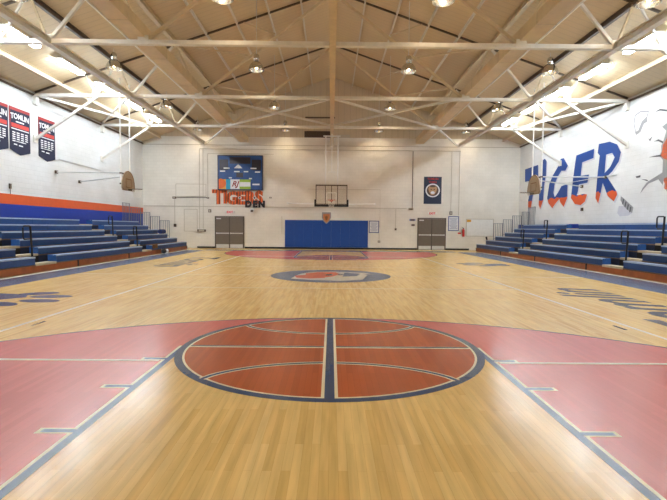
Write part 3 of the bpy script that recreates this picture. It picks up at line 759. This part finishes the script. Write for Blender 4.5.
# ------------------------------------------------------------------ far wall fittings
# scoreboard
s = thing('scoreboard', 'dark blue scoreboard with sponsor panels above the left doors', 'scoreboard', (-6.14, YF, 3.96))
obj('case', MB().box(-7.6, -4.68, YF - .18, YF, 3.96, 6.22), M_SBLUE, s)
F1 = lambda off=.18: onfar(-7.6, 3.96, off)
def fp(nm, rc, mt_, off=.18, th=.006, lab=None): obj(nm, shape([rc], F1(off), th), mt_, s, label=lab)
fp('display', rect(.75, 2.15, 1.72, 2.16), M_SDARK, lab='dark clock display'); fp('display', rect(.06, .66, 1.3, 2.0), M_SDARK); fp('display', rect(2.24, 2.86, 1.3, 2.0), M_SDARK)
fp('display', rect(1.2, 1.65, .82, 1.12), M_SDARK)
for (a, b, z0) in ((.35, .75, 1.38), (.1, .45, 1.18), (1.05, 1.42, 1.16), (1.7, 2.0, 1.16), (2.15, 2.55, 1.38), (2.45, 2.8, 1.14), (.7, .9, .74), (2.05, 2.25, .7)):
    fp('caption', rect(a, b, z0, z0 + .08), M_PAPER, .186)
obj('emblem', shape([[(1.05, 1.42), (1.6, 1.42), (1.48, 1.56), (1.32, 1.68), (1.18, 1.56)]], F1(.186), .004), M_PAPER, s)
fp('sponsor_panel', rect(.02, .5, .03, .68), M_YEL); fp('sponsor_panel', rect(.5, .8, .03, .68), M_CYAN, .182)
obj('sponsor_disc', shape([[(.02, .14)] + ell(.02, .4, .5, .34, 14, -PI / 2, PI / 2) + [(.02, .68)]], F1(.188), .004), M_ORG, s)
fp('sponsor_panel', rect(.8, 1.42, .03, .68), M_PAPER); fp('sponsor_panel', rect(1.42, 2.16, .03, .68), M_GREEN); fp('sponsor_panel', rect(1.44, 2.14, .2, .5), M_PAPER, .188)
obj('sponsor_mark', text('RJ', .5, onfar(-7.6 + 1.1, 3.96 + .36, .19), .004, shear=.35, bold=.012), M_SRED, s, label='dark red slanted sponsor mark')
fp('sponsor_panel', rect(2.16, 2.88, .03, .68), M_SBLUE, .184); fp('caption', rect(2.28, 2.76, .3, .4), M_PAPER, .192)
obj('frame', MB().box(-7.66, -4.62, YF - .2, YF, 6.2, 6.25).box(-7.66, -4.62, YF - .2, YF, 3.92, 3.96).box(-7.66, -7.6, YF - .2, YF, 3.92, 6.25).box(-4.68, -4.62, YF - .2, YF, 3.92, 6.25), M_SDARK, s)

# orange tiger-striped lettering
s = thing('wall_lettering', 'orange tiger-striped TIGERS and black DEN lettering under the scoreboard', 'lettering', (-6.2, YF, 3.3))
xs = -7.95
for i, (ch, sz, dz) in enumerate(zip('TIGERS', (1.25, 1.1, 1.1, 1.1, 1.1, 1.1), (3.42, 3.42, 3.36, 3.36, 3.4, 3.42))):
    w_ = .34 if ch == 'I' else .6
    obj('letter', text(ch, sz, onfar(xs + w_ / 2, dz, .0), .03, bold=.07), M_TIGER, s, label='orange letter %s with dark stripes' % ch)
    xs += w_
for i, ch in enumerate('DEN'):
    obj('letter', text(ch, .56, onfar(-5.62 + i * .45, 2.98, .04), .03, bold=.045), M_BLKP, s, label='black letter %s' % ch)
for x in (-6.2, -5.2):
    e_ = obj('painted_eye', shape([ell(x, 3.42, .11, .09)], onfar(0, 0, .034), .006), M_PAPER, s)
    obj('pupil', shape([ell(x, 3.42, .05, .06)], onfar(0, 0, .041), .004), M_BLKP, e_)

# blue pad under the hoop
s = thing('wall_pad', 'wide royal blue crash pad on the far wall behind the hoop', 'wall pad', (-.32, YF, .12))
n_ = 9; wd = 5.64 / n_
for i in range(n_):
    x0 = -3.14 + i * wd
    obj('pad_panel', MB().box(x0 + .001, x0 + wd - .001, YF - .06, YF - .001, .12, 1.95), M_BLUE, s)
# shield
s = thing('shield_sign', 'grey shield sign with an orange centre over the top edge of the blue pad', 'sign', (-.34, YF - .08, 1.7))
sh = lambda k: [(-.3 * k, .36 * k), (.3 * k, .36 * k), (.31 * k, .0), (.2 * k, -.25 * k), (0, -.43 * k), (-.2 * k, -.25 * k), (-.31 * k, 0)]
obj('shield_plate', shape([sh(1)], onfar(-.33, 2.13, .065), .02), mat('grey_sign', (150, 148, 150), .4), s)
obj('shield_centre', shape([sh(.72)], onfar(-.33, 2.11, .085), .006), mat('tan_orange_sign', (196, 124, 72), .5), s)
obj('shield_mark', shape([[(-.1, .08), (.0, .14), (.1, .08), (.07, -.1), (0, -.18), (-.07, -.1)]], onfar(-.33, 2.11, .092), .004), M_BROWN, s)

# navy tiger poster
s = thing('wall_poster', 'navy poster with a round white-ringed animal face above the right doors', 'poster', (6.85, YF, 3.12))
obj('poster_sheet', shape([rect(6.25, 7.45, 3.12, 4.95)], onfar(0, 0, 0), .02), mat('navy_poster', (24, 36, 66), .45), s)
obj('poster_text', text('TOMLIN', .2, onfar(6.85, 4.8, .02), .003, bold=.004), M_RED, s)
obj('poster_text', text('TIGERS', .17, onfar(6.85, 4.58, .02), .003, bold=.004), M_RED, s)
obj('ring', shape([ell(6.85, 4.03, .49, .46, 36)], onfar(0, 0, .02), .004), M_PAPER, s)
obj('disc', shape([ell(6.85, 4.03, .4, .38, 36)], onfar(0, 0, .025), .004), mat('poster_brown', (96, 74, 60), .6), s)
obj('face', shape([[(-.25, .3), (-.12, .22), (.12, .22), (.25, .3), (.3, .1), (.24, -.1), (.1, -.3), (-.1, -.3), (-.24, -.1), (-.3, .1)]], onfar(6.85, 4.03, .03), .004), mat('poster_tan', (190, 150, 110), .6), s)
obj('muzzle', shape([ell(6.85, 3.88, .14, .1)], onfar(0, 0, .035), .004), M_PAPER, s)
for x in (-.1, .1): obj('eye', shape([ell(6.85 + x, 4.1, .045, .03)], onfar(0, 0, .035), .004), M_BLKP, s)

def frame(x0, x1, z0, z1, lab):
    s = thing('framed_notice', lab, 'notice', ((x0 + x1) / 2, YF, z0), 'framed notices on the far wall')
    obj('frame', shape([rect(x0, x1, z0, z1), rect(x0 + .05, x1 - .05, z0 + .05, z1 - .05)], onfar(0, 0, 0), .03), mat('blue_frame', (70, 92, 150), .4), s)
    obj('sheet', shape([rect(x0 + .05, x1 - .05, z0 + .05, z1 - .05)], onfar(0, 0, 0), .012), M_PAPER, s)
    ln = MB(); z = z1 - .16
    i = 0
    while z > z0 + .12:
        ins = .1 + .04 * (i % 3)
        ln.box(x0 + ins, x1 - ins, YF - .015, YF - .012, z - .012, z + .012); z -= .075; i += 1
    obj('printed_lines', ln, mat('grey_print', (140, 150, 175), .6), s)
frame(2.56, 3.25, 1.12, 1.95, 'small blue-framed notice just right of the blue pad')
frame(7.95, 8.68, 1.3, 2.3, 'blue-framed notice between the right doors and the extinguisher')

# whiteboard
s = thing('whiteboard', 'plain white board on the far wall beside the right bleacher', 'whiteboard', (10.0, YF, .95))
obj('panel', MB().box(9.2, 11.0, YF - .025, YF - .003, .98, 2.1), M_WHITE, s)
obj('edge_trim', shape([rect(9.16, 11.04, .94, 2.14), rect(9.2, 11.0, .98, 2.1)], onfar(0, 0, .003), .035), M_CONDUIT, s)
obj('marker_tray', MB().box(9.3, 10.9, YF - .09, YF - .03, .93, .955), M_STAIN, s)
obj('corner_note', MB().box(9.22, 9.5, YF - .032, YF - .026, 1.92, 2.08), M_YEL, s, label='small tan note in the top left corner')

# extinguisher
s = thing('fire_extinguisher', 'red fire extinguisher hanging between the framed notice and the whiteboard', 'fire extinguisher', (8.98, YF - .1, .95))
obj('cylinder', MB().lathe((8.98, YF - .1, .92), [(.06, 0), (.08, .03), (.08, .42), (.05, .5), (.025, .53)]), M_RED, s, smooth=True)
obj('valve', MB().box(8.95, 9.01, YF - .13, YF - .07, 1.45, 1.5).beam((8.98, YF - .1, 1.5), (8.86, YF - .1, 1.56), .03, .02), M_BLKP, s)
obj('hose', MB().tube([(8.94, YF - .1, 1.47), (8.88, YF - .1, 1.4), (8.87, YF - .1, 1.15)], .014), M_BLKP, s)
obj('bracket', MB().box(8.93, 9.03, YF - .03, YF, 1.1, 1.3), M_CHORD, s)
tag(obj('small_sign', MB().box(8.62, 8.84, YF - .012, YF, 1.1, 1.2), M_RED, loc=(8.7, YF, 1.1)), 'tiny red sign left of the extinguisher', 'sign')

# exit signs
def exitsign(x, z, lab):
    s = thing('exit_sign', lab, 'exit sign', (x, YF, z - .12), 'exit signs over the doors')
    obj('housing', MB().box(x - .19, x + .19, YF - .07, YF, z - .11, z + .11), M_WHITE, s)
    obj('sign_text', text('EXIT', .2, onfar(x, z, .07), .004, bold=.006), mat('lit_red', (214, 40, 44), .5, emit=.12), s, label='red EXIT letters')
    for sd in (-1, 1): obj('lamp_head', MB().lathe((x + sd * .27, YF - .07, z - .05), [(.03, 0), (.06, .03), (.06, .09), (.03, .12)], 12).box(*sorted((x + sd * .19, x + sd * .23)), YF - .06, YF - .03, z - .01, z + .03), M_WHITE, s)
exitsign(-6.86, 2.44, 'red and white exit sign over the left doors')
exitsign(6.84, 2.47, 'red and white exit sign over the right doors')

def box_item(name, x0, x1, z0, z1, d, m_, lab, cat):
    s = thing(name, lab, cat, ((x0 + x1) / 2, YF, z0))
    obj('case', MB().box(x0, x1, YF - d, YF, z0, z1), m_, s)
    obj('cover', MB().box(x0 + (x1 - x0) * .15, x1 - (x1 - x0) * .15, YF - d - .012, YF - d, z0 + (z1 - z0) * .15, z1 - (z1 - z0) * .15), M_CHORD if m_ is not M_CHORD else M_CONDUIT, s)
box_item('alarm_horn', -8.32, -8.14, 2.42, 2.62, .09, M_CHORD, 'dark alarm horn up to the left of the left doors', 'alarm')
box_item('alarm_horn', -5.5, -5.24, 2.42, 2.66, .1, M_WHITE, 'white alarm horn up to the right of the left doors', 'alarm')
box_item('junction_box', 8.02, 8.2, 2.4, 2.62, .08, M_CHORD, 'dark junction box above the notice right of the right doors', 'box')
box_item('outlet_box', 3.18, 3.34, .46, .6, .06, M_CHORD, 'small outlet box low on the wall right of the blue pad', 'outlet')
box_item('outlet_box', 4.3, 4.45, 1.3, 1.46, .06, M_CONDUIT, 'small switch box between the blue pad and the right doors', 'outlet')
box_item('junction_box', 5.2, 5.56, 2.68, 2.82, .1, M_CONDUIT, 'pale junction box at the foot of the long vertical conduit', 'box')
box_item('wall_sign', 5.3, 5.72, 1.95, 2.1, .015, mat('pale_blue_print', (170, 180, 214), .6), 'small pale blue sign left of the right doors', 'sign')
box_item('wall_sign', 5.42, 5.7, 1.6, 1.75, .015, mat('pale_pink_print', (205, 190, 190), .6), 'small pale sign below the pale blue one', 'sign')
box_item('cup_dispenser', -9.05, -8.5, 1.1, 1.26, .12, M_CHORD, 'low dark switch panel left of the left doors', 'switch panel')
box_item('loudspeaker', -10.72, -10.5, 3.32, 3.46, .12, M_CHORD, 'small dark speaker at the left end of the high wall cover', 'speaker')
box_item('junction_box', -8.42, -8.28, 3.34, 3.44, .08, M_CHORD, 'small box where the left conduits meet', 'box')
box_item('junction_box', -4.2, -4.05, 3.4, 3.5, .06, M_CHORD, 'tiny dark box right of the lettering', 'box')
box_item('thermostat', -10.66, -10.5, 1.42, 1.62, .08, M_BLKP, 'black switch beside the left guard rails', 'switch')
# access panel outlines left of the doors
for (x0, x1, z0, z1, lab) in ((-9.95, -9.1, 1.15, 2.6, 'painted-over access panel left of the left doors'), (-10.5, -8.5, 3.5, 4.3, 'painted-over high access panel above the left conduits')):
    s = thing('access_panel', lab, 'access panel', (x0, YF, z0))
    obj('panel', MB().box(x0, x1, YF - .014, YF - .003, z0, z1), M_WALLX, s)
    obj('panel_edge', shape([rect(x0 - .03, x1 + .03, z0 - .03, z1 + .03), rect(x0, x1, z0, z1)], onfar(0, 0, .003), .02), M_CONDUIT, s)

def conduit(pts, lab, r=.018, m_=None):
    tag(obj('conduit', MB().tube([(x, YF - r - .002, z) for x, z in pts], r, 6), m_ or M_CONDUIT, loc=(pts[0][0], YF, pts[0][1])), lab, 'conduit', 'conduits on the far wall')
conduit([(-12.7, 2.82), (5.1, 2.80)], 'long horizontal conduit across the far wall above the left doors', .02)
conduit([(-8.9, 6.68), (8.7, 6.68)], 'long high horizontal conduit near the top of the far wall', .025)
conduit([(-8.68, 6.66), (-8.68, 1.3)], 'vertical conduit, middle of the three left of the lettering')
conduit([(-8.92, 6.66), (-8.92, 1.3)], 'vertical conduit, leftmost of the three left of the lettering')
conduit([(-8.36, 6.36), (-8.36, 3.45)], 'vertical conduit, rightmost of the three left of the lettering')
conduit([(-8.36, 6.36), (-3.9, 6.36)], 'horizontal conduit passing above the scoreboard')
conduit([(-10.5, 3.42), (-8.4, 3.42)], 'dark conduit between the small speaker and the left box', .02, M_CHORD)
conduit([(-10.6, 3.3), (-10.6, 1.6)], 'thin vertical conduit below the small speaker')
conduit([(5.48, 6.64), (5.48, 2.82)], 'dark vertical conduit right of centre', .025, M_CHORD)
conduit([(8.11, 6.64), (8.11, 2.62)], 'vertical conduit down to the box by the right doors')
conduit([(8.65, 6.66), (8.65, 2.35)], 'vertical conduit above the right framed notice')
conduit([(-1.6, 4.05), (3.3, 4.05), (3.3, 1.5)], 'thin bent conduit behind the hoop to the right', .014)
conduit([(-3.35, 2.2), (-3.35, 1.0)], 'short vertical conduit left of the blue pad', .014)
conduit([(3.26, 1.1), (3.26, .6)], 'short conduit from the small notice to the outlet', .014)
conduit([(4.37, 2.75), (4.37, 1.46)], 'thin conduit down to the small switch box', .014)

# louvred vent in the gable
s = thing('wall_vent', 'dark louvred vent high in the middle of the far gable', 'vent', (-.95, YF, 7.5))
obj('vent_frame', MB().box(-1.85, -.06, YF - .05, YF, 7.5, 7.92), M_VENT, s)
for i in range(6): obj('slat', MB().box(-1.8, -.1, YF - .075, YF - .05, 7.53 + i * .062, 7.56 + i * .062), M_CHORD, s)
tag(obj('wall_vent', MB().box(.3, 1.2, YF - .04, YF, 7.5, 7.7), M_CONDUIT, loc=(.75, YF, 7.5)), 'pale vent cover right of the dark louvred vent', 'vent')
tag(obj('gable_bar', MB().box(-1.8, .2, YF - .1, YF, 8.78, 8.86), M_CHORD, loc=(-.8, YF, 8.8)), 'dark bar high on the far gable above the louvred vent', 'bar')

# ------------------------------------------------------------------ left wall banners
def banner(y0, y1, lab):
    s = thing('wall_banner', lab, 'banner', (XL, (y0 + y1) / 2, 4.3), 'navy banners on the left wall')
    w_ = y1 - y0; ym = (y0 + y1) / 2
    obj('cloth', shape([[(-w_ / 2, 6.17), (w_ / 2, 6.17), (w_ / 2, 4.47), (0, 4.3), (-w_ / 2, 4.47)]], onleft(ym, 0, .012), .012), M_NAVY, s)
    obj('border', shape([[(-w_ / 2, 6.17), (w_ / 2, 6.17), (w_ / 2, 6.05), (-w_ / 2 + .05, 6.05), (-w_ / 2 + .05, 5.3), (-w_ / 2, 5.3)]], onleft(ym, 0, .026), .003), mat('red_border', (168, 52, 52), .7), s)
    tt = text('TOMLIN', .3, lambda a, b, h_: (XL + .027 + h_, ym + a, 5.83 + b - .12 * a * a), .003, bold=.008)
    obj('banner_text', tt, M_PAPER, s, label='white TOMLIN lettering')
    obj('banner_text', MB().box(XL + .026, XL + .029, ym - .25, ym + .25, 5.6, 5.65), M_PAPER, s)
    obj('band', MB().box(XL + .026, XL + .029, ym - w_ * .42, ym + w_ * .44, 5.38, 5.54), mat('red_band', (206, 70, 62), .7), s)
    obj('band', MB().box(XL + .026, XL + .029, ym - w_ * .42, ym + w_ * .44, 5.3, 5.34), M_PAPER, s)
    yr = MB()
    for c_ in range(4):
        for r_ in range(5 - (c_ % 2)):
            a = ym - w_ * .38 + c_ * w_ * .205; z = 5.2 - r_ * .085
            yr.box(XL + .026, XL + .029, a, a + w_ * .14, z - .045, z)
    obj('year_list', yr, M_PAPER, s, label='columns of small white print')
    obj('year_list', MB().box(XL + .026, XL + .029, ym - .25, ym + .35, 4.82, 4.85).box(XL + .026, XL + .029, ym - .4, ym - .2, 4.68, 4.73).box(XL + .026, XL + .029, ym - .1, ym + .15, 4.66, 4.71), M_PAPER, s)
banner(17.38, 18.62, 'navy banner cut by the left edge of the picture')
banner(18.7, 19.95, 'navy TOMLIN banner in the middle, second from the left')
banner(20.52, 21.72, 'navy TOMLIN banner farthest right, crossed by the knee brace')
# thin rail and fittings on the left wall
tag(obj('wall_rail', MB().tube([(XL + .03, 22.0, 4.55), (XL + .03, 26.2, 4.5)], .018, 6), M_GALV, loc=(XL, 22, 4.5)), 'thin grey rail on the left wall above the strut', 'rail')
tag(obj('wall_rail', MB().tube([(XR - .03, 20.9, 3.95), (XR - .03, 25.2, 3.98)], .018, 6), M_GALV, loc=(XR, 22, 3.95)), 'thin grey rail across the painted letters', 'rail')
tag(obj('switch_box', MB().box(XL, XL + .05, 18.6, 18.7, 2.9, 3.1).tube([(XL + .025, 18.65, 2.69), (XL + .025, 18.65, 2.9)], .012, 6), M_CHORD, loc=(XL, 18.65, 2.9)), 'small dark switch just above the orange stripe, near the left edge', 'switch')
tag(obj('switch_box', MB().box(XR - .07, XR, 23.6, 23.75, 2.42, 2.58), M_CHORD, loc=(XR, 23.7, 2.42)), 'small dark box on the right wall below the letter E', 'box')

# ------------------------------------------------------------------ right wall mural (paint on the wall)
T_ = [(30.87, 5.4), (28.94, 5.44), (28.88, 4.65), (29.53, 4.61), (29.48, 3.86), (29.81, 2.81), (30.24, 2.82), (30.24, 3.92), (30.18, 4.57), (30.82, 4.58)]
I_ = [(28.37, 5.62), (28.04, 5.69), (27.81, 5.49), (27.82, 4.74), (28.04, 4.06), (28.1, 3.25), (28.47, 2.7), (28.7, 2.97), (28.66, 4.11), (28.51, 4.92)]
G_ = [(26.1, 5.39), (25.78, 5.39), (25.29, 4.91), (25.55, 4.67), (25.98, 4.72), (26.39, 4.43), (26.72, 4.04), (26.83, 3.56), (26.67, 3.31), (26.33, 3.52), (25.93, 3.87), (25.26, 3.92), (25.25, 3.17), (25.61, 2.71), (26.0, 2.98), (26.11, 3.18), (26.53, 2.96), (26.92, 2.69), (27.42, 3.01), (27.59, 3.32), (27.39, 4.1), (26.96, 4.59), (26.33, 5.05)]
E_ = [(24.45, 5.33), (22.81, 5.4), (22.85, 4.96), (23.85, 4.89), (23.96, 4.22), (23.18, 4.2), (23.31, 3.81), (24.1, 3.8), (24.19, 3.41), (24.31, 3.24), (23.58, 3.28), (23.31, 3.22), (23.48, 2.89), (23.87, 2.72), (24.45, 2.81), (24.86, 3.15), (24.71, 4.12), (24.56, 4.9)]
R_ = [(22.43, 5.56), (21.57, 5.52), (20.99, 5.29), (20.7, 4.9), (20.82, 4.51), (21.29, 4.12), (21.67, 3.93), (20.92, 3.2), (20.85, 3.05), (21.08, 2.76), (21.55, 3.02), (21.99, 3.68), (22.16, 3.14), (22.31, 2.73), (22.55, 3.0), (22.44, 4.21), (22.32, 5.0), (22.5, 5.15)]
RH = [(21.8, 4.96), (21.34, 4.97), (21.14, 4.74), (21.44, 4.36), (21.88, 4.11)]
def wallp(off): return lambda a, b, h: (XR - off - h, a, b)
for ch, lp in (('T', [T_]), ('I', [I_]), ('G', [G_]), ('E', [E_]), ('R', [R_, RH])):
    flat('letter_shadow', shape([[(y - .1, z - .08) for y, z in l] for l in lp], wallp(0), .003), M_LGREY, wr, 'pale grey painted drop shadow of the letter %s' % ch)
    flat('painted_letter', shape(lp, wallp(.003), .003), M_LETTER, wr, 'huge blue painted letter %s with an orange foot' % ch)
def mp_(nm, l, m_, off=0, lab=None): flat(nm, shape([l], wallp(off), .003), m_, wr, lab)
PEO = [(19.84, 6.31), (19.5, 6.39), (18.98, 6.28), (19.09, 5.96), (19.28, 5.97), (19.46, 5.76), (19.51, 5.54), (19.75, 5.5), (19.91, 5.97)]
PEI = [((y - 19.45) * .89 + 19.45, (z - 5.97) * .89 + 5.97) for y, z in PEO]
flat('painted_chip', shape([PEO, PEI], wallp(0), .003), M_GREYP, wr, 'painted chip outline high beside the letter R')
mp_('painted_chip', [(19.09, 6.07), (19.04, 5.86), (19.25, 5.82), (19.44, 5.53), (19.7, 5.45), (19.8, 5.6), (19.58, 5.61), (19.38, 5.94)], M_GREYP, .004)
mp_('painted_chip', [(18.95, 5.18), (18.87, 5.12), (18.71, 5.21), (18.84, 5.03)], M_DGREY)
mp_('painted_crack', [(18.65, 6.14), (18.34, 6.19), (17.96, 6.07), (17.4, 6.3), (17.4, 6.2), (17.96, 6.0), (18.33, 6.12)], M_DGREY)
mp_('painted_hole', [(17.5, 5.7), (18.18, 5.47), (17.94, 5.27), (18.04, 4.98), (18.19, 4.74), (18.16, 4.52), (18.27, 4.37), (18.06, 4.18), (18.05, 3.7), (17.9, 3.4), (17.95, 3.1), (17.75, 2.95), (15.5, 2.8), (15.2, 3.6), (15.6, 4.2), (15.1, 5.0), (15.9, 5.6)], M_GREYP, 0, 'grey painted crumbling edge of the broken wall')
mp_('painted_bricks', [(17.6, 5.2), (17.89, 4.98), (18.08, 4.76), (18.12, 4.51), (18.2, 4.36), (18.0, 4.22), (17.85, 4.15), (17.2, 4.2), (16.0, 4.1), (15.6, 4.6), (16.2, 5.3)], M_BRICKP, .004, 'orange painted bricks in the broken wall')
mp_('painted_bricks', [(17.5, 3.65), (18.0, 3.45), (17.88, 3.2), (17.9, 3.05), (17.2, 2.95), (15.8, 3.0), (15.6, 3.7)], M_BRICKP, .004)
mp_('painted_crack', [(17.85, 4.16), (18.04, 3.86), (18.05, 3.7), (18.34, 3.6), (18.65, 3.5), (18.93, 3.39), (19.17, 3.18), (19.29, 2.99), (19.0, 3.22), (18.8, 3.35), (18.25, 3.46), (18.01, 3.22), (17.93, 3.48), (17.6, 3.52)], M_GREYP, .008, 'grey painted crack running from the bricks')
mp_('painted_crack', [(19.28, 3.57), (18.94, 3.52), (18.81, 3.43), (19.02, 3.49)], M_DGREY)
mp_('painted_crack', [(18.87, 4.4), (18.46, 4.41), (18.15, 4.4), (18.15, 4.32), (18.46, 4.36)], M_DGREY, .004)
mp_('painted_crack', [(18.6, 4.98), (18.35, 5.02), (18.1, 4.9), (18.1, 4.82), (18.35, 4.95)], M_DGREY, .004)
mp_('painted_chip', [(20.7, 2.54), (20.79, 2.23), (20.62, 2.07), (20.04, 2.09), (19.77, 2.19), (20.36, 2.52)], M_LGREY)
CHP = [(20.58, 2.96), (20.38, 2.86), (19.7, 2.43), (19.77, 2.2), (20.06, 2.33), (20.36, 2.52), (20.59, 2.78)]
mp_('painted_chip', CHP, M_GREYP, .004, 'grey striped painted chip falling below the letter R')
for i in range(4):
    y = 20.4 - i * .17; z = 2.84 - i * .12
    mp_('chip_stripe', [(y, z), (y - .07, z - .05), (y - .0, z - .26), (y + .07, z - .24)], M_DGREY, .008)
mp_('painted_chip', [(19.64, 3.72), (19.33, 3.74), (19.34, 3.65), (19.57, 3.65)], M_DGREY)
